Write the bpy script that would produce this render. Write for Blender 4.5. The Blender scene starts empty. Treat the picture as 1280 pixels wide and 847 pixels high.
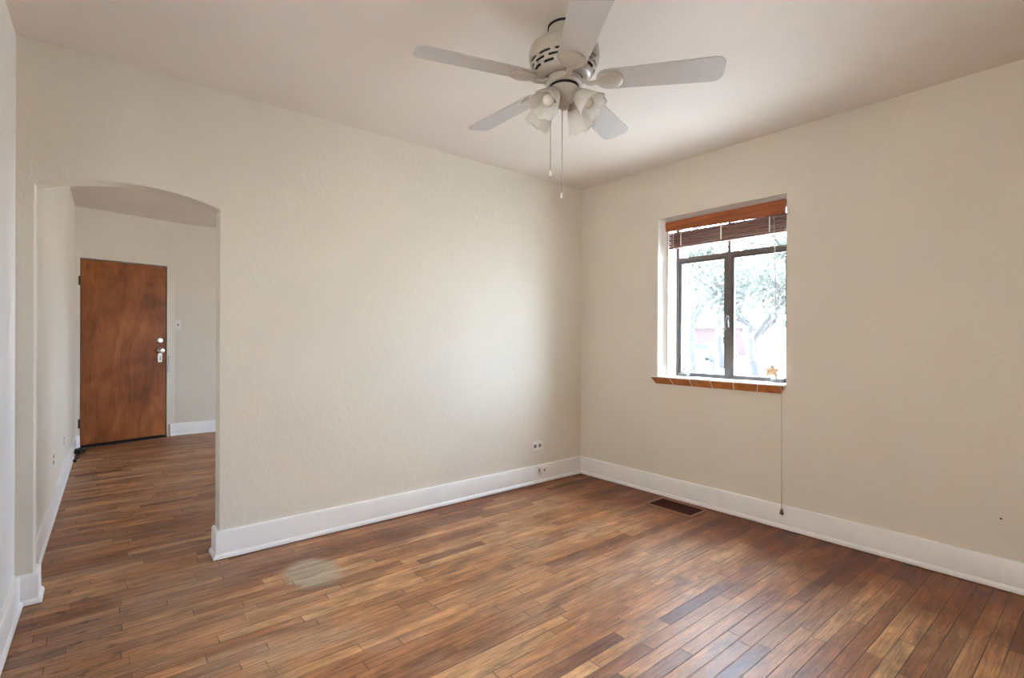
import bpy, bmesh, math, random
from mathutils import Vector, Matrix
random.seed(7)
PI = math.pi
sc = bpy.context.scene
COL = sc.collection

# ------------------------------------------------------------------ camera, world, light, exposure
YAW, PITCH, ROLL, EYE = .883, -.0012, .0042, 1.18
cam_d = bpy.data.cameras.new('camera')
cam_d.sensor_width = 36.0
cam_d.lens = 632.65 / 1280 * 36.0
cam_d.clip_start = .02
cam_d.clip_end = 400
cam = bpy.data.objects.new('camera', cam_d)
COL.objects.link(cam)
F = Vector((math.cos(YAW) * math.cos(PITCH), math.sin(YAW) * math.cos(PITCH), math.sin(PITCH)))
R0 = Vector((math.sin(YAW), -math.cos(YAW), 0))
U0 = R0.cross(F)
RX = R0 * math.cos(ROLL) + U0 * math.sin(ROLL)
UX = U0 * math.cos(ROLL) - R0 * math.sin(ROLL)
cam.matrix_world = Matrix(((RX.x, UX.x, -F.x, 0), (RX.y, UX.y, -F.y, 0), (RX.z, UX.z, -F.z, EYE), (0, 0, 0, 1)))
sc.camera = cam

SKY = 25.0            # bright hazy sky
SUN = 50.0
world = bpy.data.worlds.new('overcast_sky')
sc.world = world
world.use_nodes = True
wn = world.node_tree
wn.nodes['Background'].inputs['Color'].default_value = (.66, .86, 1.10, 1)
wn.nodes['Background'].inputs['Strength'].default_value = SKY

sun_d = bpy.data.lights.new('sun', 'SUN')       # high sun over the house: lights the ground and trees outside, enters no window
sun_d.energy = SUN
sun_d.angle = .02
sun_d.color = (1.0, .97, .93)
sun = bpy.data.objects.new('sun', sun_d)
COL.objects.link(sun)
sun.rotation_euler = Vector((-.04, -.70, -.70)).to_track_quat('-Z', 'Y').to_euler()

sc.view_settings.view_transform = 'Standard'
sc.view_settings.look = 'None'
sc.view_settings.gamma = 1
sc.view_settings.use_curve_mapping = False
sc.view_settings.exposure = 0.58
sc.cycles.max_bounces = 14
sc.cycles.diffuse_bounces = 8
sc.cycles.transparent_max_bounces = 16
sc.cycles.sample_clamp_indirect = 8
sc.cycles.caustics_reflective = False


def portal(name, loc, size, direction):
    # tells the renderer where daylight comes in; gives no light of its own
    d = bpy.data.lights.new(name, 'AREA')
    d.shape = 'RECTANGLE'
    d.size, d.size_y = size
    d.cycles.is_portal = True
    o = bpy.data.objects.new(name, d)
    COL.objects.link(o)
    o.location = loc
    o.rotation_euler = Vector(direction).to_track_quat('-Z', 'Y').to_euler()


portal('window_daylight', (3.62, 1.79, 1.48), (.95, 1.3), (-1, 0, 0))
portal('added_side_window_daylight', (-.51, .83, 1.45), (1.15, .95), (1, 0, 0))  # portal of the unseen side window added for fill
portal('added_hall_window_daylight', (4.4, 4.25, 1.25), (1.1, 1.2), (-1, 0, 0))  # portal of the unseen hall window added for daylight

# ------------------------------------------------------------------ helpers


def tag(o, label=None, cat=None, group=None, kind=None):
    if label: o['label'] = label
    if cat: o['category'] = cat
    if group: o['group'] = group
    if kind: o['kind'] = kind
    return o


def empty(name, loc=(0, 0, 0), rz=0):
    o = bpy.data.objects.new(name, None)
    o.empty_display_size = .05
    o.location = loc
    o.rotation_euler = (0, 0, rz)
    COL.objects.link(o)
    return o


class MB:
    """collects shapes into one mesh"""

    def __init__(self):
        self.bm = bmesh.new()

    def box(self, a, b, M=None):
        x0, y0, z0 = a
        x1, y1, z1 = b
        co = [(x0, y0, z0), (x1, y0, z0), (x1, y1, z0), (x0, y1, z0), (x0, y0, z1), (x1, y0, z1), (x1, y1, z1), (x0, y1, z1)]
        vs = [self.bm.verts.new((M @ Vector(c)) if M else c) for c in co]
        for f in ((0, 3, 2, 1), (4, 5, 6, 7), (0, 1, 5, 4), (1, 2, 6, 5), (2, 3, 7, 6), (3, 0, 4, 7)):
            self.bm.faces.new([vs[i] for i in f])
        return self

    def prism(self, pts, z0, z1, M=None):
        T = (lambda p: M @ Vector(p)) if M else (lambda p: p)
        a = [self.bm.verts.new(T((x, y, z0))) for x, y in pts]
        b = [self.bm.verts.new(T((x, y, z1))) for x, y in pts]
        n = len(pts)
        self.bm.faces.new(a[::-1])
        self.bm.faces.new(b)
        for i in range(n):
            self.bm.faces.new((a[i], a[(i + 1) % n], b[(i + 1) % n], b[i]))
        return self

    def rings(self, loops, closed=True, cap=False):
        L = [[self.bm.verts.new(p) for p in l] for l in loops]
        n = len(L[0])
        for i in range(len(L) - 1):
            for j in range(n if closed else n - 1):
                k = (j + 1) % n
                self.bm.faces.new((L[i][j], L[i][k], L[i + 1][k], L[i + 1][j]))
        if cap:
            self.bm.faces.new(L[0][::-1])
            self.bm.faces.new(L[-1])
        return L

    def lathe(self, prof, seg=32, M=None, skip=None):
        """prof: (r, z) list; skip(i, j) drops the face of band i, segment j"""
        rows = []
        for r, z in prof:
            row = []
            for j in range(seg):
                a = 2 * PI * j / seg
                p = Vector((max(r, 1e-5) * math.cos(a), max(r, 1e-5) * math.sin(a), z))
                row.append(self.bm.verts.new((M @ p) if M else p))
            rows.append(row)
        for i in range(len(rows) - 1):
            for j in range(seg):
                if skip and skip(i, j): continue
                k = (j + 1) % seg
                self.bm.faces.new((rows[i][j], rows[i][k], rows[i + 1][k], rows[i + 1][j]))
        return self

    def tube(self, pts, r, seg=8, taper=None):
        pts = [Vector(p) for p in pts]
        n = len(pts)
        loops = []
        up = Vector((.13, .27, 1)).normalized()
        for i, p in enumerate(pts):
            d = (pts[min(i + 1, n - 1)] - pts[max(i - 1, 0)]).normalized()
            a = d.cross(up)
            if a.length < .05: a = d.cross(Vector((1, .2, 0)))
            a.normalize()
            b = d.cross(a)
            rr = r if taper is None else r + (taper - r) * i / (n - 1)
            loops.append([p + rr * (math.cos(2 * PI * j / seg) * a + math.sin(2 * PI * j / seg) * b) for j in range(seg)])
        self.rings(loops, cap=True)
        return self

    def sphere(self, c, r, sx=1, sy=1, sz=1, M=None, seg=16, rg=10):
        T = Matrix.Translation(c) @ Matrix.Diagonal((sx, sy, sz, 1))
        if M: T = M @ T
        prof = [(r * math.sin(PI * i / rg), -r * math.cos(PI * i / rg)) for i in range(rg + 1)]
        return self.lathe(prof, seg, T)

    def build(self, name, mat, parent=None, smooth=False, bevel=0, seg=2, doubles=True):
        bm = self.bm
        if doubles: bmesh.ops.remove_doubles(bm, verts=bm.verts, dist=1e-5)
        bmesh.ops.recalc_face_normals(bm, faces=bm.faces)
        me = bpy.data.meshes.new(name)
        bm.to_mesh(me)
        bm.free()
        o = bpy.data.objects.new(name, me)
        COL.objects.link(o)
        for m in (mat if isinstance(mat, (list, tuple)) else [mat]): me.materials.append(m)
        if smooth: me.shade_smooth()
        if bevel:
            b = o.modifiers.new('bevel', 'BEVEL')
            b.width = bevel
            b.segments = seg
            b.limit_method = 'ANGLE'
            b.angle_limit = math.radians(35)
            b.harden_normals = False
        if smooth == 'auto' or bevel:
            me.shade_smooth()
            try:
                me.set_sharp_from_angle(angle=math.radians(38))
            except Exception:
                pass
        if parent: o.parent = parent
        return o


def sweep(path, prof, side=1):
    """profile (offset, z) along a 2D path; offset goes to the left (side=1) or right (-1) of the travel direction"""
    m = MB()
    P = [Vector((p[0], p[1])) for p in path]
    n = len(P)
    loops = []
    for i in range(n):
        ns = []
        if i > 0:
            d = (P[i] - P[i - 1]).normalized()
            ns.append(Vector((-d.y, d.x)) * side)
        if i < n - 1:
            d = (P[i + 1] - P[i]).normalized()
            ns.append(Vector((-d.y, d.x)) * side)
        if len(ns) == 2:
            nn = ns[0] + ns[1]
            nn = nn / max(nn.dot(ns[0]), .2)
        else:
            nn = ns[0]
        loops.append([(P[i].x + nn.x * o, P[i].y + nn.y * o, z) for o, z in prof])
    m.rings(loops, cap=True)
    return m


# ------------------------------------------------------------------ materials
def new_mat(name):
    m = bpy.data.materials.new(name)
    m.use_nodes = True
    return m, m.node_tree, m.node_tree.nodes['Principled BSDF']


def srgb(r, g, b):
    f = lambda c: (c / 255 / 12.92) if c / 255 <= .04045 else ((c / 255 + .055) / 1.055) ** 2.4
    return (f(r), f(g), f(b), 1)


def simple(name, col, rough=.5, metal=0, spec=.5, noise=0, nscale=30, bump=0, bscale=200):
    m, t, b = new_mat(name)
    b.inputs['Base Color'].default_value = (*col[:3], 1)
    b.inputs['Roughness'].default_value = rough
    b.inputs['Metallic'].default_value = metal
    b.inputs['Specular IOR Level'].default_value = spec
    tc = None
    if noise or bump:
        tc = t.nodes.new('ShaderNodeTexCoord')
    if noise:
        n = t.nodes.new('ShaderNodeTexNoise')
        n.inputs['Scale'].default_value = nscale
        n.inputs['Detail'].default_value = 4
        t.links.new(tc.outputs['Object'], n.inputs['Vector'])
        r = t.nodes.new('ShaderNodeValToRGB')
        r.color_ramp.elements[0].position = .3
        r.color_ramp.elements[1].position = .7
        r.color_ramp.elements[0].color = (*[c * (1 - noise) for c in col[:3]], 1)
        r.color_ramp.elements[1].color = (*[min(1, c * (1 + noise)) for c in col[:3]], 1)
        t.links.new(n.outputs['Fac'], r.inputs['Fac'])
        t.links.new(r.outputs['Color'], b.inputs['Base Color'])
    if bump:
        n = t.nodes.new('ShaderNodeTexNoise')
        n.inputs['Scale'].default_value = bscale
        n.inputs['Detail'].default_value = 3
        t.links.new(tc.outputs['Object'], n.inputs['Vector'])
        bp = t.nodes.new('ShaderNodeBump')
        bp.inputs['Strength'].default_value = bump
        bp.inputs['Distance'].default_value = .01
        t.links.new(n.outputs['Fac'], bp.inputs['Height'])
        t.links.new(bp.outputs['Normal'], b.inputs['Normal'])
    return m


class NT:
    """tiny node-building helper"""

    def __init__(self, t): self.t = t

    def n(self, kind, ins=None, **kw):
        nd = self.t.nodes.new(kind)
        for k, v in kw.items(): setattr(nd, k, v)
        for k, v in (ins or {}).items():
            if isinstance(v, bpy.types.NodeSocket): self.t.links.new(v, nd.inputs[k])
            else: nd.inputs[k].default_value = v
        return nd

    def m(self, op, a, b=None, c=None, clamp=False):
        ins = {0: a}
        if b is not None: ins[1] = b
        if c is not None: ins[2] = c
        nd = self.n('ShaderNodeMath', ins, operation=op)
        nd.use_clamp = clamp
        return nd.outputs[0]

    def mix(self, f, a, b, blend='MIX'):
        nd = self.n('ShaderNodeMix', data_type='RGBA', blend_type=blend)
        nd.clamp_result = False
        for s, v in ((nd.inputs[0], f), (nd.inputs[6], a), (nd.inputs[7], b)):
            if isinstance(v, bpy.types.NodeSocket): self.t.links.new(v, s)
            else: s.default_value = v
        return nd.outputs[2]

    def smooth(self, v, a, b):
        nd = self.n('ShaderNodeMapRange', {0: v, 1: a, 2: b, 3: 0., 4: 1.}, interpolation_type='SMOOTHSTEP')
        return nd.outputs[0]

    def ramp(self, f, stops):
        nd = self.n('ShaderNodeValToRGB', {0: f})
        e = nd.color_ramp.elements
        e[0].position, e[0].color = stops[0][0], (*stops[0][1], 1)
        e[1].position, e[1].color = stops[-1][0], (*stops[-1][1], 1)
        for p, c in stops[1:-1]:
            x = e.new(p)
            x.color = (*c, 1)
        return nd.outputs[0]

    def noise(self, vec, scale, detail=3, rough=.5, dist=0):
        nd = self.n('ShaderNodeTexNoise', {'Vector': vec, 'Scale': scale, 'Detail': detail, 'Roughness': rough, 'Distortion': dist})
        return nd.outputs[0]


def plaster(name, col, bump=.13):
    m, t, b = new_mat(name)
    N = NT(t)
    pos = N.n('ShaderNodeNewGeometry').outputs['Position']
    blot = N.noise(pos, 1.1, 3)
    c = N.mix(N.smooth(blot, .35, .7), (*[x * .965 for x in col], 1), (*[min(1, x * 1.02) for x in col], 1))
    t.links.new(c, b.inputs['Base Color'])
    b.inputs['Roughness'].default_value = .62
    b.inputs['Specular IOR Level'].default_value = .3
    # trowelled texture: broad vertical strokes with fine pits
    mp = N.n('ShaderNodeMapping', {'Vector': pos, 'Scale': (1, 1, .55)}).outputs[0]
    a = N.noise(mp, 34, 3, .55, .8)
    a = N.smooth(a, .42, .66)
    f = N.noise(pos, 120, 2)
    h = N.m('MULTIPLY_ADD', f, .35, a)
    bp = N.n('ShaderNodeBump', {'Height': h, 'Strength': bump, 'Distance': .006})
    t.links.new(bp.outputs[0], b.inputs['Normal'])
    return m


def floor_material():
    m, t, b = new_mat('worn_oak_strip_floor')
    N = NT(t)
    pos = N.n('ShaderNodeNewGeometry').outputs['Position']
    s = N.n('ShaderNodeSeparateXYZ', {0: pos})
    x, y = s.outputs[0], s.outputs[1]
    W = .057
    v = N.m('DIVIDE', y, W)
    row = N.m('FLOOR', v)
    fv = N.m('FRACT', v)
    r1 = N.n('ShaderNodeTexWhiteNoise', {'W': row}, noise_dimensions='1D').outputs['Value']
    r2 = N.n('ShaderNodeTexWhiteNoise', {'W': N.m('ADD', row, 91.7)}, noise_dimensions='1D').outputs['Value']
    L = N.m('MULTIPLY_ADD', r2, .55, .34)
    u = N.m('DIVIDE', N.m('MULTIPLY_ADD', r1, 5.3, N.m('ADD', x, 20)), L)
    colid = N.m('FLOOR', u)
    fu = N.m('FRACT', u)
    cell = N.n('ShaderNodeCombineXYZ', {0: row, 1: colid, 2: 0.}).outputs[0]
    wn_ = N.n('ShaderNodeTexWhiteNoise', {'Vector': cell}, noise_dimensions='2D')
    pv, pc = wn_.outputs['Value'], wn_.outputs['Color']
    ps = N.n('ShaderNodeSeparateXYZ', {0: pc})
    tone = N.ramp(pv, [(0, (.165, .058, .023)), (.15, (.265, .100, .036)), (.5, (.36, .148, .052)), (.85, (.445, .208, .080)), (1, (.53, .295, .13))])
    # grain
    gv = N.n('ShaderNodeCombineXYZ', {0: N.m('MULTIPLY_ADD', ps.outputs[0], 40., N.m('MULTIPLY', x, 3.2)), 1: N.m('MULTIPLY', y, 62.), 2: N.m('MULTIPLY', pv, 9.)}).outputs[0]
    g1 = N.noise(gv, 1.6, 5, .62, .9)
    g = N.n('ShaderNodeMapRange', {0: g1, 1: .25, 2: .75, 3: .45, 4: 1.45}).outputs[0]
    gcol = N.n('ShaderNodeCombineXYZ', {0: g, 1: g, 2: g}).outputs[0]
    c = N.mix(1., tone, gcol, 'MULTIPLY')
    # mottled stain that ignores the board joints
    mv = N.n('ShaderNodeMapping', {'Vector': pos, 'Scale': (2.4, 7.5, 1)}).outputs[0]
    mot = N.noise(mv, 1.6, 6, .68, .5)
    mk = N.n('ShaderNodeMapRange', {0: mot, 1: .3, 2: .7, 3: .50, 4: 1.45}).outputs[0]
    c = N.mix(1., c, N.n('ShaderNodeCombineXYZ', {0: mk, 1: mk, 2: mk}).outputs[0], 'MULTIPLY')
    mauve = N.smooth(N.noise(mv, 1.05, 5, .62, .3), .56, .70)
    c = N.mix(N.m('MULTIPLY', mauve, .38), c, (.20, .085, .075, 1))
    # finish worn to grey-tan in the trodden middle
    wv = N.n('ShaderNodeMapping', {'Vector': pos, 'Scale': (.9, 1.9, 1)}).outputs[0]
    wear = N.smooth(N.noise(wv, 1.5, 6, .66, .4), .42, .68)
    c = N.mix(N.m('MULTIPLY', wear, .52), c, N.mix(1., (.50, .33, .205, 1), gcol, 'MULTIPLY'))
    # old orange varnish kept along the right wall
    d = N.m('ADD', x, N.m('MULTIPLY', N.m('SUBTRACT', N.noise(wv, 2.6, 5, .6), .5), 1.5))
    keep = N.smooth(d, 2.35, 3.15)
    inroom = N.m('SUBTRACT', 1., N.smooth(y, 3.1, 3.3))
    wallside = N.smooth(N.m('ADD', y, N.m('MULTIPLY', N.m('SUBTRACT', N.noise(wv, 2.2, 5, .6), .5), .9)), 2.55, 3.1)
    keep = N.m('MAXIMUM', keep, N.m('MULTIPLY', wallside, N.smooth(x, .6, 2.4)))
    keep = N.m('MULTIPLY', keep, inroom)
    c = N.mix(N.m('MULTIPLY', keep, .9), c, N.mix(1., c, (.50, .24, .09, 1), 'MULTIPLY'))
    # browner, duller boards on the hall side and by the doorway
    hall = N.smooth(N.m('ADD', N.m('SUBTRACT', y, N.m('MULTIPLY', x, .55)), N.m('MULTIPLY', N.m('SUBTRACT', N.noise(wv, 2.0, 4), .5), 1.6)), 1.5, 2.9)
    c = N.mix(N.m('MULTIPLY', hall, .8), c, N.mix(1., c, (.88, .87, .95, 1), 'MULTIPLY'))
    # black water stains beside the left baseboard
    st = N.smooth(N.noise(N.n('ShaderNodeMapping', {'Vector': pos, 'Scale': (9, 14, 1)}).outputs[0], 1.3, 4, .6), .54, .70)
    near = N.m('SUBTRACT', 1., N.smooth(x, -.1, .35))
    nearwall = N.m('MULTIPLY', near, N.m('SUBTRACT', 1., N.smooth(y, 3.1, 3.6)))
    c = N.mix(N.m('MULTIPLY', N.m('MULTIPLY', st, nearwall), .75), c, (.035, .022, .022, 1))
    # general dark flecks
    fl = N.smooth(N.noise(N.n('ShaderNodeMapping', {'Vector': pos, 'Scale': (5, 22, 1)}).outputs[0], 1.7, 5, .65), .63, .76)
    c = N.mix(N.m('MULTIPLY', fl, .55), c, (.10, .045, .03, 1))
    # bare, bleached round patch
    px = N.m('SUBTRACT', x, .845)
    py = N.m('SUBTRACT', y, 2.60)
    dist = N.m('SQRT', N.m('ADD', N.m('MULTIPLY', px, px), N.m('MULTIPLY', N.m('MULTIPLY', py, py), .62)))
    dist = N.m('ADD', dist, N.m('MULTIPLY', N.m('SUBTRACT', N.noise(pos, 14, 4), .5), .07))
    bare = N.m('SUBTRACT', 1., N.smooth(dist, .10, .16))
    c = N.mix(N.m('MULTIPLY', bare, .78), c, N.mix(1., (.47, .385, .275, 1), gcol, 'MULTIPLY'))
    # seams
    ev = N.m('MULTIPLY', N.m('MINIMUM', fv, N.m('SUBTRACT', 1., fv)), W)
    eu = N.m('MULTIPLY', N.m('MINIMUM', fu, N.m('SUBTRACT', 1., fu)), L)
    e = N.m('MINIMUM', ev, eu)
    seam = N.m('SUBTRACT', 1., N.smooth(e, .0006, .0026))
    sv = N.smooth(N.noise(N.n('ShaderNodeMapping', {'Vector': pos, 'Scale': (1.5, 9, 1)}).outputs[0], 2, 2), .3, .62)
    seamk = N.m('MULTIPLY', seam, N.m('MULTIPLY_ADD', sv, .65, .30))
    c = N.mix(seamk, c, (.035, .017, .010, 1))
    t.links.new(c, b.inputs['Base Color'])
    ro = N.m('MULTIPLY_ADD', wear, .10, N.m('MULTIPLY_ADD', g1, .18, .345))
    ro = N.m('MULTIPLY_ADD', bare, .3, ro)
    t.links.new(ro, b.inputs['Roughness'])
    b.inputs['Specular IOR Level'].default_value = .5
    h = N.m('MULTIPLY_ADD', g1, .25, N.m('MULTIPLY', seam, -1.))
    h = N.m('MULTIPLY_ADD', N.noise(N.n('ShaderNodeMapping', {'Vector': pos, 'Scale': (1, 4, 1)}).outputs[0], 6, 3), .9, h)
    bp = N.n('ShaderNodeBump', {'Height': h, 'Strength': .35, 'Distance': .004})
    t.links.new(bp.outputs[0], b.inputs['Normal'])
    return m


def door_wood():
    m, t, b = new_mat('stained_door_veneer')
    N = NT(t)
    ob = N.n('ShaderNodeTexCoord').outputs['Object']
    mp = N.n('ShaderNodeMapping', {'Vector': ob, 'Scale': (4.5, 4.5, 1.3)}).outputs[0]
    a = N.noise(mp, .9, 6, .62, 2.2)
    bl = N.noise(ob, 2.1, 5, .6, .6)
    f = N.m('ADD', N.m('MULTIPLY', a, .5), N.m('MULTIPLY', bl, .6))
    c = N.ramp(f, [(.36, (.10, .024, .006)), (.48, (.215, .058, .013)), (.58, (.30, .090, .022)), (.70, (.40, .140, .038))])
    fine = N.noise(N.n('ShaderNodeMapping', {'Vector': ob, 'Scale': (90, 90, 3)}).outputs[0], 1.5, 3)
    c = N.mix(.07, c, N.ramp(fine, [(.35, (.14, .04, .015)), (.65, (.62, .3, .13))]))
    sp = N.smooth(N.noise(N.n('ShaderNodeMapping', {'Vector': ob, 'Scale': (1, 1, .6)}).outputs[0], 11, 3, .5), .68, .78)
    c = N.mix(N.m('MULTIPLY', sp, .5), c, (.13, .04, .02, 1))
    t.links.new(c, b.inputs['Base Color'])
    b.inputs['Roughness'].default_value = .42
    b.inputs['Specular IOR Level'].default_value = .25
    return m


def streaky(name, dark, light, scale=(2, 2, 60), rough=.4):
    m, t, b = new_mat(name)
    N = NT(t)
    ob = N.n('ShaderNodeTexCoord').outputs['Object']
    mp = N.n('ShaderNodeMapping', {'Vector': ob, 'Scale': scale}).outputs[0]
    t.links.new(N.ramp(N.noise(mp, 1.3, 4, .6, .4), [(.32, dark), (.68, light)]), b.inputs['Base Color'])
    b.inputs['Roughness'].default_value = rough
    return m


def glass_mat():
    m, t, b = new_mat('window_glass')
    N = NT(t)
    t.nodes.remove(b)
    out = t.nodes['Material Output']
    tr = N.n('ShaderNodeBsdfTransparent', {0: (.97, .98, .98, 1)})
    gl = N.n('ShaderNodeBsdfGlossy', {'Color': (1, 1, 1, 1), 'Roughness': .02})
    df = N.n('ShaderNodeBsdfTranslucent', {0: (.9, .9, .9, 1)})
    d = N.n('ShaderNodeMixShader', {0: .006, 1: tr.outputs[0], 2: df.outputs[0]})   # a film of dust on the pane
    mx = N.n('ShaderNodeMixShader', {0: .05, 1: d.outputs[0], 2: gl.outputs[0]})
    t.links.new(mx.outputs[0], out.inputs[0])
    return m


def frosted_mat():
    m, t, b = new_mat('frosted_shade_glass')
    N = NT(t)
    out = t.nodes['Material Output']
    b.inputs['Base Color'].default_value = (.86, .85, .82, 1)
    b.inputs['Roughness'].default_value = .28
    tl = N.n('ShaderNodeBsdfTranslucent', {0: (.88, .87, .84, 1)})
    tr = N.n('ShaderNodeBsdfTransparent', {0: (.95, .94, .92, 1)})
    m1 = N.n('ShaderNodeMixShader', {0: .45, 1: b.outputs[0], 2: tl.outputs[0]})
    m2 = N.n('ShaderNodeMixShader', {0: .28, 1: m1.outputs[0], 2: tr.outputs[0]})
    t.links.new(m2.outputs[0], out.inputs[0])
    return m


def leaf_mat(name, a, c2):
    m, t, b = new_mat(name)
    N = NT(t)
    out = t.nodes['Material Output']
    pos = N.n('ShaderNodeNewGeometry').outputs['Position']
    col = N.mix(N.noise(pos, 2.5, 3), (*a, 1), (*c2, 1))
    t.links.new(col, b.inputs['Base Color'])
    b.inputs['Roughness'].default_value = .6
    tl = N.n('ShaderNodeBsdfTranslucent', {0: col})
    mx = N.n('ShaderNodeMixShader', {0: .4, 1: b.outputs[0], 2: tl.outputs[0]})
    t.links.new(mx.outputs[0], out.inputs[0])
    return m


WALL = (.75, .70, .61)
M = {}
M['wall'] = plaster('cream_plaster', WALL)
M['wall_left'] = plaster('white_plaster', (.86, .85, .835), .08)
M['reveal'] = plaster('brightened_reveal', (.90, .88, .85), .08)  # wall plaster lightened to paint in light on the window reveal
M['ceiling'] = plaster('ceiling_paint', (.77, .705, .645), .06)
M['trim'] = simple('white_gloss_trim', (.87, .855, .845), .35, noise=.03, nscale=5, bump=.05, bscale=60)
M['floor'] = floor_material()
M['door'] = door_wood()
M['doorframe'] = simple('painted_door_frame', (.66, .62, .55), .5, bump=.05)
M['dark'] = simple('dark_gap', (.012, .010, .010), .8)  # black standing in for shade in gaps and slots
M['tyre'] = simple('dusty_tyre', (.008, .008, .008), .8, spec=.1)
M['black'] = simple('black_rubber', (.015, .015, .017), .45)
M['brass'] = simple('pale_brass', (.80, .70, .50), .22, 1)
M['steel'] = simple('dull_steel', (.50, .49, .46), .35, 1)
M['latch'] = simple('grey_latch', (.20, .19, .18), .5, .3)
M['chrome'] = simple('bright_nickel', (.85, .83, .80), .18, 1)
M['plate'] = simple('ivory_plastic', (.83, .81, .78), .35)
M['recept'] = simple('receptacle_grey', (.30, .27, .24), .4)
M['slot'] = simple('slot_brown', (.06, .045, .04), .6)
M['fan'] = simple('fan_cream_enamel', (.46, .415, .355), .35)
M['blade'] = simple('fan_blade_white', (.51, .485, .465), .42, noise=.03, nscale=8)
M['frost'] = frosted_mat()
M['bulb'] = simple('opal_bulb', (.82, .78, .72), .25)
M['chain'] = simple('chain_metal', (.42, .38, .34), .4, .7)
M['winframe'] = simple('bronze_window_frame', (.115, .095, .082), .42, noise=.15, nscale=20)
M['glass'] = glass_mat()
M['tile'] = streaky('terracotta_tile', (.33, .105, .030), (.52, .20, .065), (14, 14, 14), .3)
M['grout'] = simple('sill_grout', (.80, .76, .71), .7)
M['valance'] = streaky('cherry_valance', (.25, .055, .014), (.44, .125, .034), (3, 3, 55), .35)
M['slat'] = streaky('walnut_slat', (.17, .075, .052), (.33, .17, .125), (3, 3, 120), .38)
M['cord'] = simple('cord_cotton', (.55, .50, .43), .8)
M['cordwhite'] = simple('white_cord', (.85, .83, .80), .7)
M['tassel'] = simple('wood_tassel', (.24, .10, .04), .4)
M['leafdry'] = simple('dry_leaf', (.55, .33, .17), .7, noise=.2, nscale=60)
M['register'] = simple('register_brown', (.055, .012, .008), .65, spec=.15)
M['regframe'] = simple('register_frame', (.36, .20, .135), .6, spec=.2)
M['brick'] = simple('exterior_brick', (.42, .25, .19), .9, noise=.2, nscale=6)
M['grass'] = simple('lawn', (.54, .49, .43), .9, noise=.2, nscale=1.5)
M['road'] = simple('pale_concrete', (.55, .54, .52), .9, noise=.08, nscale=2)
M['bark'] = simple('grey_bark', (.016, .014, .013), .9, noise=.3, nscale=12)
M['leaf'] = leaf_mat('spring_leaves', (.022, .025, .018), (.060, .064, .048))
M['leaf2'] = leaf_mat('pale_leaves', (.030, .034, .025), (.085, .090, .07))
M['carpaint'] = simple('silver_car_paint', (.020, .021, .023), .5, 0, spec=.15)
M['carglass'] = simple('car_glass', (.008, .009, .010), .3, spec=.1)
M['asphalt'] = simple('asphalt', (.05, .05, .05), .9, noise=.2, nscale=8)
M['stucco'] = simple('bounce_wall_stucco', (.66, .52, .39), .9, noise=.06, nscale=3)
M['roof'] = simple('shingle_roof', (.026, .022, .021), .9)
M['siding'] = simple('red_siding', (.028, .010, .009), .8)

# ------------------------------------------------------------------ room shell
HC, HH = 2.49, 2.545          # room and hall ceiling heights
yA = lambda x: 3.0731 - .0038 * x
xB = lambda y: 3.3006 - .0125 * (y - 3.0731)
xL = lambda y: -.2724 + .0165 * (y - 3.0731)
xH = lambda y: -.2491 + .0165 * (y - 3.0731)
TA = .117                     # thickness of the arch wall
YR = -.75                     # wall behind the camera


def structure(o):
    o['kind'] = 'structure'
    return o


m = MB().prism([(-.5, -1.0), (3.62, -1.0), (3.62, 3.0), (4.4, 3.0), (4.4, 7.5), (-.5, 7.5)], -.12, 0)
structure(m.build('floor', M['floor']))
m = MB().prism([(-.5, -1.0), (3.6, -1.0), (3.6, 3.16), (-.5, 3.16)], HC, HC + .12)
structure(m.build('ceiling', M['ceiling']))
m = MB().prism([(-.5, 3.14), (4.4, 3.14), (4.4, 7.5), (-.5, 7.5)], HH, HH + .12)
structure(m.build('ceiling_hall', M['ceiling']))

# back wall with the flat arch
AX0, AX1, SPR, APEX = -.212, .509, 1.857, 1.922
arch = []
NS = 24
for i in range(NS + 1):
    k = i / NS
    x = AX0 + (AX1 - AX0) * k
    h = APEX - (APEX - SPR) * (2 * k - 1) ** 2
    arch.append((x, h))
m = MB()
XE = 4.35
ZT = HH + .01


def wall_strip(m, front):
    off = 0 if front else TA
    v = lambda x, z: (x, yA(x) + off, z)
    xl = -.45
    m.bm.faces.new([m.bm.verts.new(p) for p in (v(xl, 0), v(AX0, 0), v(AX0, SPR), v(AX0, ZT), v(xl, ZT))])
    m.bm.faces.new([m.bm.verts.new(p) for p in (v(AX1, 0), v(XE, 0), v(XE, ZT), v(AX1, ZT), v(AX1, SPR))])
    for (a, ha), (b, hb) in zip(arch, arch[1:]):
        m.bm.faces.new([m.bm.verts.new(p) for p in (v(a, ha), v(b, hb), v(b, ZT), v(a, ZT))])


wall_strip(m, True)
wall_strip(m, False)
line = [(AX0, 0)] + arch + [(AX1, 0)]
for (a, ha), (b, hb) in zip(line, line[1:]):
    m.bm.faces.new([m.bm.verts.new(p) for p in ((a, yA(a), ha), (a, yA(a) + TA, ha), (b, yA(b) + TA, hb), (b, yA(b), hb))])
structure(m.build('wall_back', M['wall'], bevel=.003))

# right wall with the recessed window opening
WY0, WY1, WZ0, WZ1 = 1.352, 2.277, .900, 2.092
DEP = .30


def wl(inset_l, inset_r, inset_t, o):
    y0, y1, z0, z1 = WY0 + inset_r, WY1 - inset_l, WZ0, WZ1 - inset_t
    return [(xB(y) + o, y, z) for y, z in ((y0, z0), (y1, z0), (y1, z1), (y0, z1))]


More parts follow.
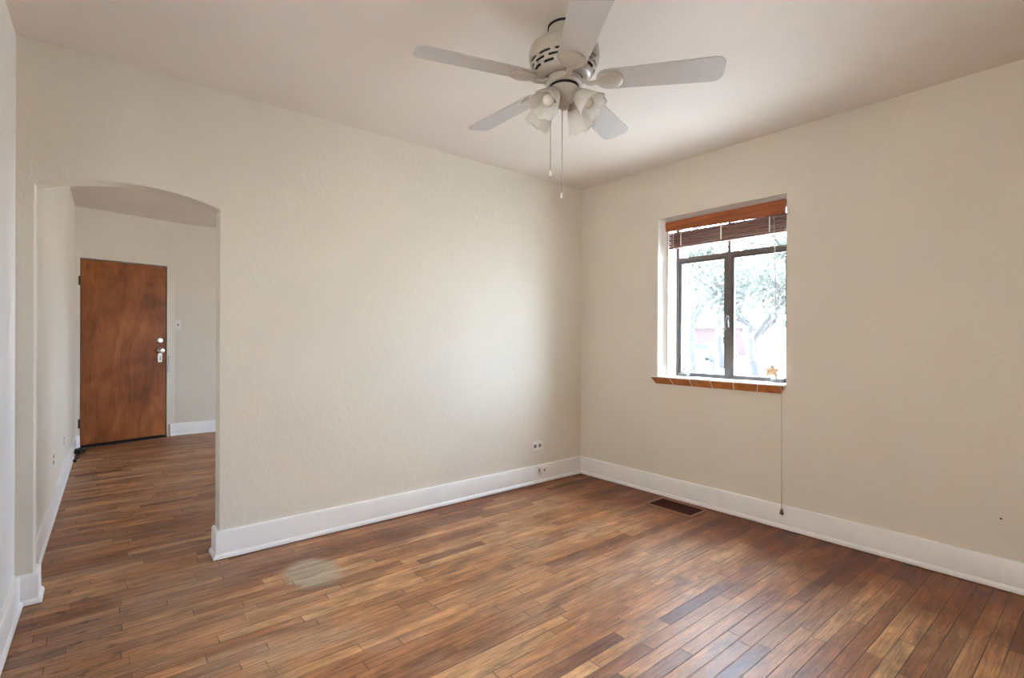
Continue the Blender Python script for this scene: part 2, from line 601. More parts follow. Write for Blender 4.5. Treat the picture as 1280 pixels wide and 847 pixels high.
m = MB()
ya, yb = -1.0, 3.16
outer = [(xB(y), y, z) for y, z in ((ya, -.02), (yb, -.02), (yb, HC + .05), (ya, HC + .05))]
loops = [outer]
RB = .030
for i in range(7):
    a = i / 6 * PI / 2
    ins, o = RB * (1 - math.cos(a)), RB * math.sin(a)
    loops.append(wl(ins * 1.75, ins * .4, ins * 1.1, o * 1.8))
    if i == 0: loops[-1] = wl(0, 0, 0, 0)
loops.append(wl(.070, .022, .036, .135))
loops.append(wl(.070, .022, .036, DEP))
loops.append([(p[0] + DEP, p[1], p[2]) for p in outer])
m.rings(loops)
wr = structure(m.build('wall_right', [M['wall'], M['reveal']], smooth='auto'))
for p in wr.data.polygons:      # lighter colour paints in the bright daylight on the window reveal
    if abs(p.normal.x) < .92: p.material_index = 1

LW = (.28, 1.38, 1.00, 1.90)      # unseen window added in the left wall to bring in fill daylight
m = MB()
for y0, y1, z0, z1 in ((YR - .2, LW[0], 0, HC + .02), (LW[1], 3.0745, 0, HC + .02), (LW[0], LW[1], 0, LW[2]), (LW[0], LW[1], LW[3], HC + .02)):
    m.prism([(xL(y0), y0), (xL(y1), y1), (xL(y1) - .16, y1), (xL(y0) - .16, y0)], z0, z1)
structure(m.build('wall_left', M['wall_left']))
# wall behind the camera
m = MB()
for a, b in (((-.6, 0), (3.6, HC + .02)),):
    m.box((a[0], YR - .2, a[1]), (b[0], YR, b[1]))
structure(m.build('wall_front', M['wall']))

# hall
P0 = Vector((-.2, 6.985))
PU = Vector((.9657, .2596))
PN = Vector((-.2596, .9657))
dwp = lambda s, o=0: (P0 + PU * s + PN * o)
m = MB().prism([(xH(3.15), 3.15), (xH(6.99) + .012, 7.02), (xH(7.0) - .16, 7.02), (xH(3.15) - .2, 3.15)], 0, HH + .02)
structure(m.build('wall_hall_left', M['wall']))
DS0, DS1, DZ = .068, .882, 2.014
MD = Matrix(((PU.x, PN.x, 0, P0.x), (PU.y, PN.y, 0, P0.y), (0, 0, 1, 0), (0, 0, 0, 1)))   # door-wall frame: x along, y through, z up
m = MB()
m.box((-.12, 0, 0), (DS0, .14, HH + .02), MD)
m.box((DS0, 0, DZ), (DS1, .14, HH + .02), MD)
m.box((DS1, 0, 0), (.962, .14, HH + .02), MD)
structure(m.build('wall_hall_back', M['wall']))
K = dwp(.962)
m = MB().box((K.x - .01, K.y, 0), (4.4, K.y + .14, HH + .02))
structure(m.build('wall_hall_far', M['wall']))
m = MB()
for a, b in (((3.15, 0), (3.75, HH)), ((4.75, 0), (7.5, HH)), ((3.75, 0), (4.75, .70)), ((3.75, 1.80), (4.75, HH))):
    m.box((4.2, a[0], a[1]), (4.35, b[0], b[1]))
structure(m.build('wall_hall_right', M['wall']))  # its unseen window opening is added to let daylight into the hall

# baseboards with a quarter-round shoe
PROF = [(-.004, .004), (.030, .004), (.030, .015), (.026, .024), (.019, .030), (.018, .138), (.012, .148), (-.004, .148)]
PROFL = [(a, b * .9) for a, b in PROF]
structure(sweep([(AX1, yA(AX1) + TA + .01), (AX1, yA(AX1)), (xB(3.06), yA(3.3))], PROF, -1).build('baseboard_back', M['trim'], bevel=.002)) if False else None
PB = [(AX1 + .0, yA(AX1) + TA), (AX1, yA(AX1)), (xB(3.06), yA(3.3))]
structure(sweep(PB, PROF, -1).build('baseboard_back', M['trim'], bevel=.002))
structure(sweep([(xB(3.06), 3.058), (xB(-.75), -.75)], PROF, -1).build('baseboard_right', M['trim'], bevel=.002))
structure(sweep([(xL(-.75), -.75), (xL(3.07), 3.072), (AX0, yA(AX0)), (AX0, yA(AX0) + TA)], PROFL, -1).build('baseboard_left', M['trim'], bevel=.002))
PROFH = [(a * .8, b * .95) for a, b in PROF]
structure(sweep([(xH(3.2), 3.2), (xH(6.98) + .01, 6.98), tuple(dwp(DS0 - .002))], PROFH, -1).build('baseboard_hall_left', M['trim'], bevel=.002))
structure(sweep([tuple(dwp(.905)), tuple(K), (4.2, K.y)], PROF, -1).build('baseboard_hall_far', M['trim'], bevel=.002))

# ------------------------------------------------------------------ front door in the hall
door = empty('door_1', (P0.x, P0.y, 0), math.atan2(PU.y, PU.x))
door['kind'] = 'structure'
dm = lambda: MB()
m = dm().box((DS0, .045, 0), (DS0 + .02, .13, DZ)).box((DS1 - .02, .045, 0), (DS1, .13, DZ)).box((DS0, .045, DZ - .02), (DS1, .13, DZ))
m.box((DS0, .0, 0), (DS0 + .004, .13, DZ)).box((DS1 - .006, -.002, 0), (DS1, .13, DZ))
m.build('door_frame', M['doorframe'], door)
m = dm().box((DS0 + .004, .046, 0), (DS1 - .006, .05, DZ - .002))
m.build('door_gap_backing', M['dark'], door)  # black sheet behind the slab, painting in the shade of its gaps
slab = dm().box((DS0 + .010, .004, .030), (DS1 - .014, .044, DZ - .012)).build('door_slab', M['door'], door, bevel=.002)
dm().box((DS0 + .004, -.012, 0), (DS1 - .006, .12, .014)).build('threshold_gap', M['dark'], door, bevel=.003)  # blackened to stand in for the dark gap under the door
for z in (1.77, .262):
    hm = dm().lathe([(.0, -.05), (.007, -.05), (.007, .05), (.0, .05)], 10, Matrix.Translation((DS0 + .001, -.005, z)))
    hm.box((DS0 - .012, -.002, z - .045), (DS0 + .004, .002, z + .045))
    tag(hm.build('hinge', M['slot'], door, smooth='auto'), 'dark door hinge')


def turned(prof, s, z, o0=0):
    # lathe whose axis points out of the door into the hall
    return Matrix.Translation((s, o0, z)) @ Matrix.Rotation(PI / 2, 4, 'X')


MM = lambda s, z: Matrix.Translation((s, .004, z)) @ Matrix.Rotation(PI / 2, 4, 'X')
kb = dm().lathe([(0, 0), (.030, 0), (.030, .006), (.014, .010), (.012, .03), (.022, .036), (.029, .046), (.029, .056), (.021, .066), (0, .068)], 24, MM(.806, 1.022))
tag(kb.build('door_knob', M['chrome'], slab, smooth='auto'), 'pale metal door knob')
db = dm().lathe([(0, 0), (.032, 0), (.032, .008), (.024, .014), (.022, .020), (0, .021)], 24, MM(.806, 1.139))
db.box((.801, -.026, 1.126), (.811, -.012, 1.152))
tag(db.build('deadbolt', M['chrome'], slab, smooth='auto'), 'round pale deadbolt')
es = dm().prism([(.790, .885), (.822, .885), (.827, .895), (.827, .975), (.820, .99), (.792, .99), (.785, .975), (.785, .895)], 0, .006, Matrix(((1, 0, 0, 0), (0, 0, -1, .004), (0, 1, 0, 0), (0, 0, 0, 1))))
eso = es.build('lock_plate', M['steel'], slab, bevel=.0015)
dm().box((.802, -.0035, .905), (.810, -.0015, .960)).build('keyhole', M['slot'], eso)
ck = dm().box((.886, -.006, .76), (.892, 0, .955))
for i in range(8):
    z = .77 + i * .0235
    ck.box((.889, -.012, z), (.906, -.002, z + .012))
tag(ck.build('chain_keeper', M['steel'], door, bevel=.001), 'ridged metal strike plate')

# light switch by the door
sw = empty('light_switch', (.757, K.y, 1.326))
tag(sw, 'white light switch plate on the hall wall right of the brown door', 'light switch')
MB().box((-.035, -.006, -.057), (.035, 0, .057)).build('switch_plate', M['plate'], sw, bevel=.002)
MB().box((-.006, -.014, -.012), (.006, -.005, .010)).build('toggle', M['slot'], sw, bevel=.002)


def wall_outlet(name, loc, rz, label, horizontal=False, size=(.07, .115)):
    o = empty(name, loc, rz)
    tag(o, label, 'outlet')
    w, h = size
    MB().box((-w / 2, -.006, -h / 2), (w / 2, 0, h / 2)).build('cover_plate', M['plate'], o, bevel=.002)
    for k in (-1, 1):
        cx, cz = (k * w * .23, 0) if horizontal else (0, k * h * .18)
        rm = MB().lathe([(0, 0), (.0165, 0), (.0155, .003), (0, .0032)], 20, Matrix.Translation((cx, -.0055, cz)) @ Matrix.Rotation(PI / 2, 4, 'X'))
        ro = rm.build('receptacle', M['recept'], o, smooth='auto')
        sm = MB()
        if horizontal:
            for dz in (-.006, .006): sm.box((cx - .006, -.0095, cz + dz - .0016), (cx + .006, -.0084, cz + dz + .0016))
        else:
            for dx in (-.006, .006): sm.box((cx + dx - .0016, -.0095, cz - .004), (cx + dx + .0016, -.0084, cz + .007))
        sm.box((cx + (.009 if horizontal else -.002), -.0095, cz - (.002 if horizontal else .012)), (cx + (.013 if horizontal else .002), -.0084, cz + (.002 if horizontal else -.008)))
        sm.build('socket_slots', M['slot'], ro)
    return o


wall_outlet('wall_outlet', (2.786, yA(2.786), .304), 0, 'white power outlet set sideways on the long wall just above the baseboard, near the corner', True, (.112, .072))
# a small surface jack on the baseboard below it
jk = empty('phone_jack', (2.822, yA(2.82) - .018, .109))
tag(jk, 'small white phone jack box screwed to the baseboard below the outlet', 'phone jack')
MB().box((-.034, -.022, -.024), (.034, 0, .024)).build('jack_box', M['plate'], jk, bevel=.003)
MB().box((-.035, -.016, -.010), (-.030, -.006, .010)).build('jack_socket', M['slot'], jk)
MB().box((.004, -.0235, -.008), (.018, -.0215, .006)).build('jack_socket', M['slot'], jk)
wall_outlet('wall_outlet', (xH(5.52), 5.52, .33), PI / 2, 'outlet plate low on the left hall wall, nearer the brown door')
wall_outlet('wall_outlet', (xH(4.55), 4.55, .36), PI / 2, 'outlet plate low on the left hall wall, nearer the archway')

# tangled black cable by the door
cb = empty('power_cord', (-.14, 6.72, 0))
tag(cb, 'tangled black cable lying on the hall floor beside the brown door', 'cable')
rr = random.Random(3)
pts = []
for i in range(90):
    a = i * .42
    rad = .045 + .03 * math.sin(i * .37) + .012 * rr.random()
    pts.append((.01 + rad * math.cos(a) * .75, rad * 1.7 * math.sin(a), .010 + .032 * (i / 90) + .010 * math.sin(i * .9) ** 2))
MB().tube(pts, .0065, 6).build('cable', M['black'], cb, smooth=True)
MB().tube([(.01, -.05, .012), (.0, -.2, .009), (.005, -.33, .008), (-.01, -.40, .010)], .005, 6).build('cable_tail', M['black'], cb, smooth=True)
MB().box((-.050, -.46, 0), (.0, -.425, .024)).build('plug', M['black'], cb, bevel=.005)
MB().box((.0, -.452, .006), (.035, -.432, .020)).build('plug_tip', M['chrome'], cb, bevel=.003)

# ------------------------------------------------------------------ window
win = empty('window_1', (3.3225, 1.80, 0))
win['kind'] = 'structure'
WX = 3.452 - 3.3225
FY0, FY1, FZ0, FZ1 = 1.372 - 1.8, 2.207 - 1.8, .890, 2.066
MY = 1.792 - 1.80            # mullion centre
TR = 1.783                   # transom centre


def ring_frame(m, y0, y1, z0, z1, w, x0, x1):
    m.box((x0, y0, z0), (x1, y0 + w, z1)).box((x0, y1 - w, z0), (x1, y1, z1))
    m.box((x0, y0 + w, z0), (x1, y1 - w, z0 + w)).box((x0, y0 + w, z1 - w), (x1, y1 - w, z1))


m = MB()
ring_frame(m, FY0, FY1, FZ0, FZ1, .020, WX, WX + .05)
m.box((WX + .004, MY - .010, TR), (WX + .046, MY + .010, FZ1 - .02))
m.box((WX + .002, FY0 + .02, TR - .014), (WX + .048, FY1 - .02, TR + .014))
m.box((WX + .002, MY - .017, FZ0 + .02), (WX + .048, MY + .017, TR - .014))
m.build('window_frame', M['winframe'], win, bevel=.002)
for y0, y1 in ((FY0 + .02, MY - .017), (MY + .017, FY1 - .02)):
    s = MB()
    ring_frame(s, y0 + .001, y1 - .001, FZ0 + .021, TR - .015, .017, WX + .006, WX + .034)
    so = s.build('casement_sash', M['winframe'], win, bevel=.002)
    MB().box((WX + .018, y0 + .016, FZ0 + .036), (WX + .022, y1 - .016, TR - .030)).build('glass_pane', M['glass'], so)
for y0, y1 in ((FY0 + .02, MY - .010), (MY + .010, FY1 - .02)):
    MB().box((WX + .022, y0, TR + .014), (WX + .026, y1, FZ1 - .02)).build('transom_pane', M['glass'], win)
# the casement latch on the mullion
lt = MB().box((WX - .006, MY - .012, 1.285), (WX + .006, MY + .010, 1.345))
lt.tube([(WX - .010, MY - .002, 1.34), (WX - .026, MY - .006, 1.335), (WX - .030, MY - .010, 1.30), (WX - .026, MY - .012, 1.262)], .006, 8)
lt.tube([(WX - .010, MY + .004, 1.35), (WX - .018, MY + .014, 1.32), (WX - .016, MY + .022, 1.275), (WX - .012, MY + .018, 1.25)], .005, 8)
tag(lt.build('latch', M['latch'], win, smooth='auto'), 'pale metal casement latch')


def crank(y, up):
    c = MB().box((WX - .045, y - .035, FZ0 + .012), (WX + .004, y + .035, FZ0 + .034))
    c.tube([(WX - .03, y, FZ0 + .03), (WX - .045, y, FZ0 + .05), (WX - .045, y - .03 * up, FZ0 + .085), (WX - .040, y - .045 * up, FZ0 + .105)], .006, 8)
    c.sphere((WX - .040, y - .045 * up, FZ0 + .108), .010)
    return tag(c.build('crank', M['latch'], win, smooth='auto'), 'metal window crank')


crank(2.125 - 1.8, 1)
crank(1.45 - 1.8, -.4)
# tiled sill
sb = MB().prism([(-.036, WZ0 - .010), (.18, WZ0 - .004), (.18, WZ0 - .05), (-.002, WZ0 - .05)], FY0 - .006, 2.325 - 1.8, Matrix(((1, 0, 0, 0), (0, 0, 1, 0), (0, 1, 0, 0), (0, 0, 0, 1))))
sill = MB()
# bed of pale grout: slab with a sloping front
sx0, sy0, sy1 = -.034, 1.348 - 1.8, 2.322 - 1.8
zt, zb = .893, .842
v = lambda p: p
front = [(sx0, sy0, zt - .006), (sx0, sy1, zt - .006), (-.012, sy1 - .030, zb), (-.012, sy0 + .026, zb)]
back = [(.01, sy0, zt - .006), (.01, sy1, zt - .006), (.01, sy1 - .030, zb), (.01, sy0 + .026, zb)]
sill.rings([front, back], cap=True)
sill.box((sx0, sy0, zt - .0065), (.0, sy1, zt + .004))
sill.box((-.001, WY0 - 1.8 + .005, zt - .0065), (.20, 2.272 - 1.8, zt + .004))
so = sill.build('window_sill', M['grout'], win, bevel=.003)
sb.bm.free()
for i in range(6):
    a, b_ = i / 6, (i + 1) / 6
    g = .0045
    t0, t1 = sy0 + (sy1 - sy0) * a + g, sy0 + (sy1 - sy0) * b_ - g
    u0, u1 = (sy0 + .026) + (sy1 - sy0 - .056) * a + g, (sy0 + .026) + (sy1 - sy0 - .056) * b_ - g
    if i == 0: t0 -= g; u0 -= g
    if i == 5: t1 += g; u1 += g
    tm = MB()
    tm.rings([[(sx0 - .004, t0, zt - .004), (sx0 - .004, t1, zt - .004), (-.016, u1, zb - .001), (-.016, u0, zb - .001)],
              [(sx0 + .004, t0, zt - .004), (sx0 + .004, t1, zt - .004), (-.008, u1, zb - .001), (-.008, u0, zb - .001)]], cap=True)
    tm.build('sill_tile', M['tile'], so, bevel=.002)

# dried leaf stuck on the right crank
lf = MB()
cl = []
for i in range(20):
    a = 2 * PI * i / 20
    r = .056 if i % 4 == 0 else (.030 if i % 4 == 2 else .040)
    r *= random.uniform(.8, 1.15)
    cl.append((.008 * math.sin(2 * a), r * math.cos(a) * 1.15, r * math.sin(a) * .85))
lf.rings([[(p[0] - .0008, p[1], p[2]) for p in cl], [(p[0] + .0008, p[1], p[2]) for p in cl]], cap=True)
leafo = lf.build('dried_leaf', M['leafdry'])
leafo.location = (3.402, 1.470, .975)
leafo.rotation_euler = (.25, .12, 0)
tag(leafo, 'dry tan leaf resting on the right window crank above the sill', 'leaf')

# ------------------------------------------------------------------ wooden blind
bl = empty('wooden_blind', (3.336, 1.795, 2.062))
tag(bl, 'reddish brown wooden blind pulled up under the top of the window', 'window blind')
BY0, BY1 = 1.367 - 1.795, 2.226 - 1.795
vm = MB()
vp = [(0, -.078), (-.004, -.074), (-.004, -.060), (-.009, -.050), (-.009, -.012), (-.004, -.004), (-.004, 0), (.010, 0), (.010, -.078)]
vm.rings([[(x, y, z * k) for x, z in vp] for y, k in ((BY0, 1.20), (BY1, .90))], cap=True)   # hangs a little lower at the right
vm.build('valance', M['valance'], bl, smooth='auto')
MB().box((.014, BY0 + .004, -.045), (.058, BY1 - .004, -.003)).build('headrail', M['slat'], bl, bevel=.002)
for i in range(9):
    z = -.088 - i * .0112
    tilt = .0025 * math.sin(i * 2.1)
    s = MB()
    s.rings([[(.012 + .05 * k / 4, y, z + .0035 * (1 - (k / 2 - 1) ** 2) + tilt * (k / 2 - 1)) for k in range(5)] +
             [(.012 + .05 * k / 4, y, z - .0085 + .0035 * (1 - (k / 2 - 1) ** 2) + tilt * (k / 2 - 1)) for k in range(4, -1, -1)] for y in (BY0 + .002 + .003 * (i % 2), BY1 - .016 - .002 * (i % 3))], cap=True)
    s.build('slat', M['slat'], bl, bevel=.001)
MB().box((.013, BY0 + .004, -.202), (.060, BY1 - .016, -.188)).build('bottom_rail', M['slat'], bl, bevel=.003)
for y in (BY0 + .10, 0, BY1 - .12):
    t = MB().box((.009, y - .004, -.190), (.0112, y + .004, -.04))
    t.sphere((.008, y, -.084), .005)
    t.build('ladder_cord', M['cordwhite'], bl)
# long lift cord over the sill edge and down to the baseboard
cd = MB().tube([(.010, -.355, -.06), (-.012, -.375, -.5), (-.040, -.398, -.95), (-.0655, -.427, -1.140), (-.0685, -.436, -1.168), (-.0690, -.438, -1.22), (-.064, -.438, -1.6), (-.060, -.438, -1.93)], .0022, 6)
cdo = cd.build('lift_cord', M['cord'], bl, smooth=True)
tz = MB().lathe([(0, 0), (.006, -.002), (.007, -.012), (.010, -.026), (.010, -.034), (0, -.036)], 14, Matrix.Translation((-.060, -.438, -1.928)))
tz.build('tassel', M['tassel'], cdo, smooth='auto')
wc = MB().tube([(.012, BY1 - .055, -.06), (.014, BY1 - .056, -.3), (.016, BY1 - .058, -.56)], .0024, 6)
wco = wc.build('tilt_cord', M['cordwhite'], bl, smooth=True)
MB().lathe([(0, 0), (.005, -.002), (.007, -.026), (0, -.028)], 12, Matrix.Translation((.016, BY1 - .058, -.558))).build('tassel', M['tassel'], wco, smooth='auto')

# ------------------------------------------------------------------ floor register
rg = empty('floor_register', (3.148, 2.012, 0))
tag(rg, 'dark brown metal heating register set in the floor below the window', 'floor vent')
m = MB()
for a, b in (((-.108, -.182), (.108, -.166)), ((-.108, .166), (.108, .182)), ((-.108, -.166), (-.090, .166)), ((.090, -.166), (.108, .166))):
    m.box((a[0], a[1], 0), (b[0], b[1], .007))
m.build('register_frame', M['regframe'], rg, bevel=.002)
m = MB().box((-.092, -.168, .0004), (.092, .168, .002))
for i in range(12):
    y = -.155 + i * .0282
    m.box((-.089, y - .004, .001), (.089, y + .004, .005))
m.box((-.003, -.166, .001), (.003, .166, .0055))
m.build('grille', M['register'], rg)

# nail left in the right wall
nl = MB().lathe([(0, 0), (.0045, 0), (.0045, .002), (.0018, .0025), (.0018, .014), (0, .014)], 10, Matrix.Rotation(PI / 2, 4, 'Y'))
no = nl.build('nail', M['slot'], smooth='auto')
no.location = (xB(.38) - .011, .38, .334)
tag(no, 'small dark nail sticking out of the right wall above the baseboard', 'nail')

# ------------------------------------------------------------------ ceiling fan
FC = (1.518, 1.510)
fan = empty('ceiling_fan', (FC[0], FC[1], HC))
tag(fan, 'cream five-blade ceiling fan with four frosted glass lamp shades and pull chains', 'ceiling fan')
Z = lambda z: z - HC
m = MB().lathe([(0, Z(2.49)), (.066, Z(2.49)), (.066, Z(2.435)), (.070, Z(2.425)), (.070, Z(2.412))], 40)
m.build('canopy', M['fan'], fan, smooth='auto')
m = MB().lathe([(.0665, Z(2.487)), (.0695, Z(2.487)), (.0695, Z(2.478)), (.0665, Z(2.478))], 40)
m.build('canopy_gap', M['dark'], fan, smooth='auto')  # black ring standing in for the dark gap at the ceiling
prof = [(.066, Z(2.424)), (.090, Z(2.421)), (.125, Z(2.407)), (.143, Z(2.391)), (.148, Z(2.372)), (.148, Z(2.350)), (.1455, Z(2.347)), (.1445, Z(2.340)),
        (.1415, Z(2.333)), (.1395, Z(2.3255)), (.1365, Z(2.316)), (.1335, Z(2.3085)), (.128, Z(2.299)), (.122, Z(2.2915)), (.108, Z(2.279)), (.078, Z(2.268))]
slotband = {8: 0, 10: 3, 12: 6}


def skip(i, j):
    return i in slotband and ((j + slotband[i]) % 7) < 5


m = MB().lathe(prof, 84, None, skip)
ho = m.build('motor_housing', M['fan'], fan, smooth='auto')
so2 = ho.modifiers.new('thickness', 'SOLIDIFY')
so2.thickness = .004
so2.offset = -1
MB().lathe([(0, Z(2.34)), (.128, Z(2.34)), (.122, Z(2.312)), (.100, Z(2.285)), (.06, Z(2.272)), (0, Z(2.27))], 40).build('motor_core', M['dark'], fan, smooth='auto')
MB().lathe([(0, Z(2.272)), (.072, Z(2.272)), (.075, Z(2.262)), (.075, Z(2.246)), (.068, Z(2.240)), (0, Z(2.238))], 40).build('rotor_hub', M['fan'], fan, smooth='auto')
MB().lathe([(0, Z(2.243)), (.060, Z(2.243)), (.060, Z(2.230)), (0, Z(2.230))], 32).build('hub_gap', M['dark'], fan, smooth='auto')


def rounded(x0, x1, w0, w1, r0, r1, n=8):
    pts = []
    for cx, cy, rad, a0 in ((x1 - r1, w1 / 2 - r1, r1, 0), (x0 + r0, w0 / 2 - r0, r0, 90), (x0 + r0, -(w0 / 2 - r0), r0, 180), (x1 - r1, -(w1 / 2 - r1), r1, 270)):
        order = range(n + 1)
        for i in order:
            a = math.radians(a0 + 90 * i / n)
            pts.append((cx + rad * math.cos(a), cy + rad * math.sin(a)))
    return pts


DROOP = [-1.7, -.6, 0, .3, 0]
for k in range(5):
    ang = math.radians(-53.7 + 72 * k)
    RM = Matrix.Translation((0, 0, Z(2.252))) @ Matrix.Rotation(ang, 4, 'Z') @ Matrix.Rotation(-math.radians(DROOP[k]), 4, 'Y') @ Matrix.Rotation(-math.radians(11), 4, 'X')
    bo = MB().prism(rounded(.135, .632, .118, .140, .050, .042), 0, .006, RM).build('blade', M['blade'], fan, bevel=.0015)
    RB2 = Matrix.Translation((0, 0, Z(2.252))) @ Matrix.Rotation(ang, 4, 'Z')
    b = MB()
    # cast bracket: arm from the hub and a teardrop pad under the blade root
    ring = []
    for i in range(28):
        a = 2 * PI * i / 28
        c = math.cos(a)
        ring.append((.188 + .056 * c, .050 * math.sin(a) * (1 + .15 * c)))
    lo = [RM @ Vector((.188 + (x - .188) * .78, y * .78, -.013)) for x, y in ring]
    mid = [RM @ Vector((x, y, -.007)) for x, y in ring]
    hi = [RM @ Vector((x, y, .0)) for x, y in ring]
    b.rings([lo, mid, hi], cap=True)
    b.rings([[RB2 @ Vector((x, y, z)) for y, z in ((-.011, zz - .006), (.011, zz - .006), (.011, zz + .006), (-.011, zz + .006))] for x, zz in ((.060, .002), (.080, .002), (.098, -.010), (.120, -.013), (.150, -.009))], cap=True)
    b.build('blade_bracket', M['fan'], bo, bevel=.002)

# light kit
sh = MB().lathe([(0, Z(2.232)), (.058, Z(2.232)), (.061, Z(2.224)), (.061, Z(2.208)), (.055, Z(2.192)), (.040, Z(2.176)), (.026, Z(2.166)), (.022, Z(2.150)), (.010, Z(2.142)), (0, Z(2.141))], 40)
sh.build('switch_housing', M['fan'], fan, smooth='auto')
for k in range(4):
    ang = math.radians(191 + 90 * k)
    T = Matrix.Rotation(ang, 4, 'Z') @ Matrix.Translation((.070, 0, Z(2.186))) @ Matrix.Rotation(math.radians(180 - 44), 4, 'Y')
    # local +z is the shade axis, pointing out and down
    a = MB().tube([Matrix.Rotation(ang, 4, 'Z') @ Vector((x, 0, Z(z))) for x, z in ((.040, 2.190), (.058, 2.200), (.070, 2.192), (.078, 2.182))], .010, 10)
    a.lathe([(0, -.012), (.018, -.012), (.029, .002), (.031, .022), (.028, .024), (.0, .010)], 24, T)
    lo = a.build('lamp_arm', M['fan'], fan, smooth='auto')
    # fluted bell shade with a scalloped rim
    g = MB()
    prof = [(.024, .006), (.031, .014), (.038, .028), (.043, .046), (.048, .064), (.0525, .080), (.0575, .095), (.0615, .106)]
    rows = []
    for i, (r, z) in enumerate(prof):
        f = (i / (len(prof) - 1)) ** 2
        row = []
        for j in range(72):
            t_ = 2 * PI * j / 72
            c = math.cos(8 * t_)
            row.append(T @ Vector(((r + .0035 * f * c) * math.cos(t_), (r + .0035 * f * c) * math.sin(t_), z + .006 * f * abs(math.cos(4 * t_)) - .004 * f)))
        rows.append(row)
    g.rings(rows)
    go = g.build('lamp_shade', M['frost'], lo, smooth=True)
    s_ = go.modifiers.new('thickness', 'SOLIDIFY')
    s_.thickness = .003
    bu = MB().lathe([(0, .010), (.012, .010), (.012, .030), (.016, .040), (.023, .056), (.024, .066), (.018, .080), (.008, .087), (0, .088)], 24, T)
    bu.build('bulb', M['bulb'], lo, smooth=True)
lat = (.773, -.634)
for off, fwd, zb, zt_ in ((-.056, 0, 1.885, 2.215), (-.007, 0, 1.792, 2.150)):
    x, y = lat[0] * off, lat[1] * off
    c = MB().tube([(x, y, Z(zt_)), (x, y, Z((zb + zt_) / 2)), (x, y, Z(zb))], .0020, 6)
    co = c.build('pull_chain', M['chain'], fan, smooth=True)
    MB().lathe([(0, Z(zb + .004)), (.005, Z(zb)), (.0075, Z(zb - .012)), (.0065, Z(zb - .022)), (0, Z(zb - .024))], 14, Matrix.Translation((x, y, 0))).build('chain_knob', M['bulb'], co, smooth='auto')

# ------------------------------------------------------------------ outdoors
GZ = -.6
m = MB().box((3.8, -60, GZ - .2), (160, 90, GZ))
m.box((-60, -60, GZ - .2), (3.8, 90, GZ))
structure(m.build('ground', M['grass']))
MR = Matrix.Rotation(math.radians(28), 4, 'Z')
m = MB().box((30, -60, GZ), (40, 60, GZ + .02), MR)
m.box((4.6, -30, GZ), (8.6, 30, GZ + .03))
structure(m.build('road', M['road']))
m = MB().prism([(-3.0, -7), (-.5, -7), (-.5, 9), (-3.0, 9)], GZ, GZ + .02)
structure(m.build('added_asphalt_strip', M['asphalt']))  # unseen dark strip added to cut light bounced up to the ceiling
# unseen stucco wall added outside the left window to bounce warm light
m = MB().prism([(-3.4, -7), (-3.0, -7), (-3.0, 9), (-3.4, 9)], GZ, 4.6)
structure(m.build('added_bounce_wall', M['stucco']))


def tree(name, x, y, h, r, label, group=None, leafmat='leaf', nleaf=2600, spread=1.0, seed=1, size=.10, first=.33):
    rn = random.Random(seed)
    o = empty(name, (x, y, GZ))
    tag(o, label, 'tree')
    tm = MB()
    tips = []

    def grow(p, d, ln, rad, depth):
        n = 5
        pts = [p]
        q = p
        for i in range(n):
            d = (d + Vector((rn.uniform(-.16, .16), rn.uniform(-.16, .16), rn.uniform(-.06, .10)))).normalized()
            q = q + d * ln / n
            pts.append(q)
            if depth >= 2: tips.append(q)
        tm.tube(pts, rad, 7, rad * .62)
        if depth < 4:
            for c in range(3 if depth < 2 else 2):
                a = rn.uniform(0, 2 * PI)
                side = Vector((math.cos(a), math.sin(a), rn.uniform(.1, .7))).normalized()
                grow(pts[rn.choice((3, 4, 5))], (d * .55 + side * spread).normalized(), ln * rn.uniform(.58, .8), rad * .58, depth + 1)

    grow(Vector((0, 0, 0)), Vector((.03, .02, 1)), h * first, r, 0)
    tm.build('trunk', M['bark'], o, smooth=True)
    fm = MB()
    for i in range(nleaf):
        p = rn.choice(tips) + Vector((rn.gauss(0, .32), rn.gauss(0, .32), rn.gauss(0, .26)))
        u = Vector((rn.gauss(0, 1), rn.gauss(0, 1), rn.gauss(0, 1))).normalized()
        v_ = u.cross(Vector((rn.gauss(0, 1), rn.gauss(0, 1), rn.gauss(0, 1)))).normalized()
        s = size * rn.uniform(.6, 1.3)
        q = [p - u * s, p + v_ * s * .45, p + u * s, p - v_ * s * .45]
        fm.bm.faces.new([fm.bm.verts.new(c) for c in q])
    fm.build('foliage', M[leafmat], o, doubles=False)
    return o


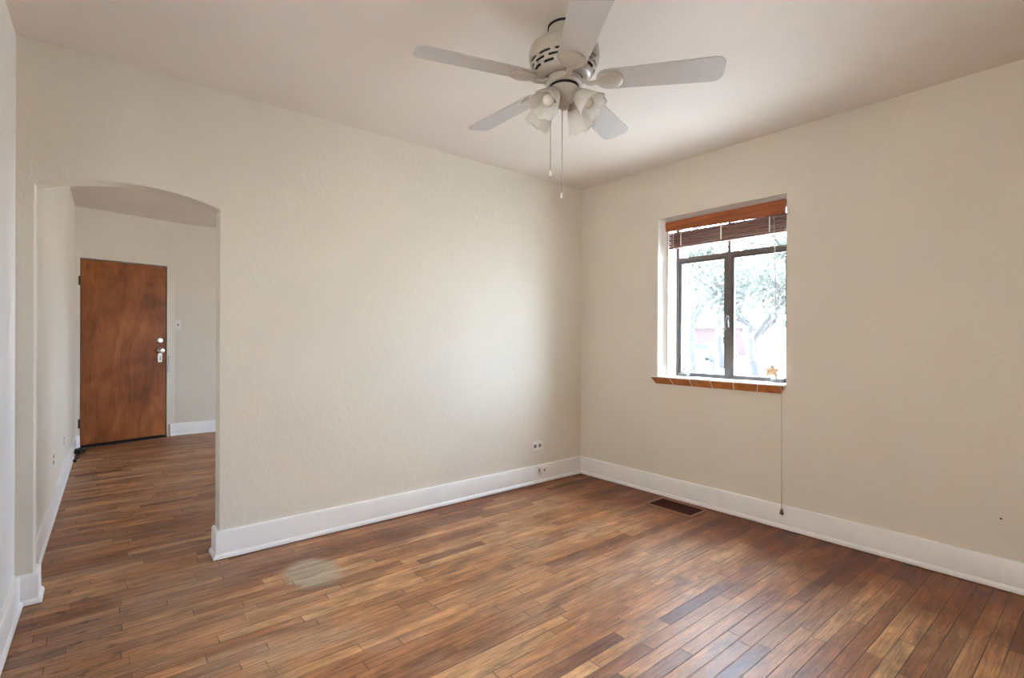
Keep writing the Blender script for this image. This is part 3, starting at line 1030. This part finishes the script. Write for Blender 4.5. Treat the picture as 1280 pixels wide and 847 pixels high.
tree('street_tree', 12.08, 5.56, 7.0, .15, 'leafy tree with a forked grey trunk close behind the right window pane', seed=5, first=.30)
tree('street_tree', 20.03, 12.0, 9.0, .17, 'pale leafy tree seen through the left window pane', leafmat='leaf2', seed=11, size=.14)
tree('street_tree', 29.1, 15.5, 11.0, .2, 'far tree filling the sky behind the window mullion', leafmat='leaf2', seed=23, size=.18)
tree('street_tree', 26.5, 10.4, 10.0, .2, 'far tree behind the forked trunk at the right edge of the window', leafmat='leaf2', seed=31, size=.18)

# parked car beyond the road
car = empty('parked_car', (37.4, 20.95, GZ + .02), math.radians(28 + 38))
tag(car, 'silver car parked by the road, seen through the left window pane', 'car')
side = [(-2.2, .30), (-2.25, .62), (-2.1, .86), (-1.35, .95), (-.75, 1.42), (.65, 1.46), (1.45, .98), (2.1, .86), (2.22, .55), (2.2, .30)]
m = MB()
m.rings([[(x, s * w, z) for x, z in side] for s, w in ((-1, .85), (1, .85))], cap=True)
m.build('car_body', M['carpaint'], car, bevel=.06, seg=3)
m = MB()
gl = [(-1.22, .98), (-.70, 1.37), (.62, 1.41), (1.28, 1.0)]
m.rings([[(x, s, z) for x, z in gl] for s in (-.87, .87)], cap=True)
m.build('car_window', M['carglass'], car)
for x in (-1.4, 1.4):
    for s in (-.80, .80):
        m = MB().lathe([(0, -.1), (.20, -.1), (.31, -.09), (.32, 0), (.31, .09), (.20, .1), (0, .1)], 24, Matrix.Translation((x, s, .32)) @ Matrix.Rotation(PI / 2, 4, 'X'))
        m.build('wheel', M['tyre'], car, smooth='auto')

hs = empty('brick_house', (56, 31.5, GZ), math.radians(28))
tag(hs, 'reddish house across the road, glimpsed through the left window pane', 'house')
MB().box((-4, -5, 0), (4, 5, 3.0)).build('house_wall', M['siding'], hs)
m = MB()
m.rings([[(-4.5, y, 3.0), (0, y, 5.2), (4.5, y, 3.0)] for y in (-5.4, 5.4)], cap=True)
m.build('roof', M['roof'], hs)
for y in (-2.8, 1.2):
    w = MB().box((-4.06, y, .9), (-3.98, y + 1.4, 2.2)).build('house_window', M['plate'], hs)
    MB().box((-4.08, y + .1, 1.0), (-4.05, y + 1.3, 2.1)).build('pane', M['carglass'], w)
ps = MB().tube([(0, 0, 0), (0, 0, .9)], .05, 10)
ps.box((-.12, -.09, .9), (.12, .09, 1.12))
po = ps.build('mailbox', M['carpaint'], bevel=.01)
po.location = (20.3, 11.2, GZ)
tag(po, 'small grey mailbox on a post beyond the lawn, low in the left pane', 'mailbox')
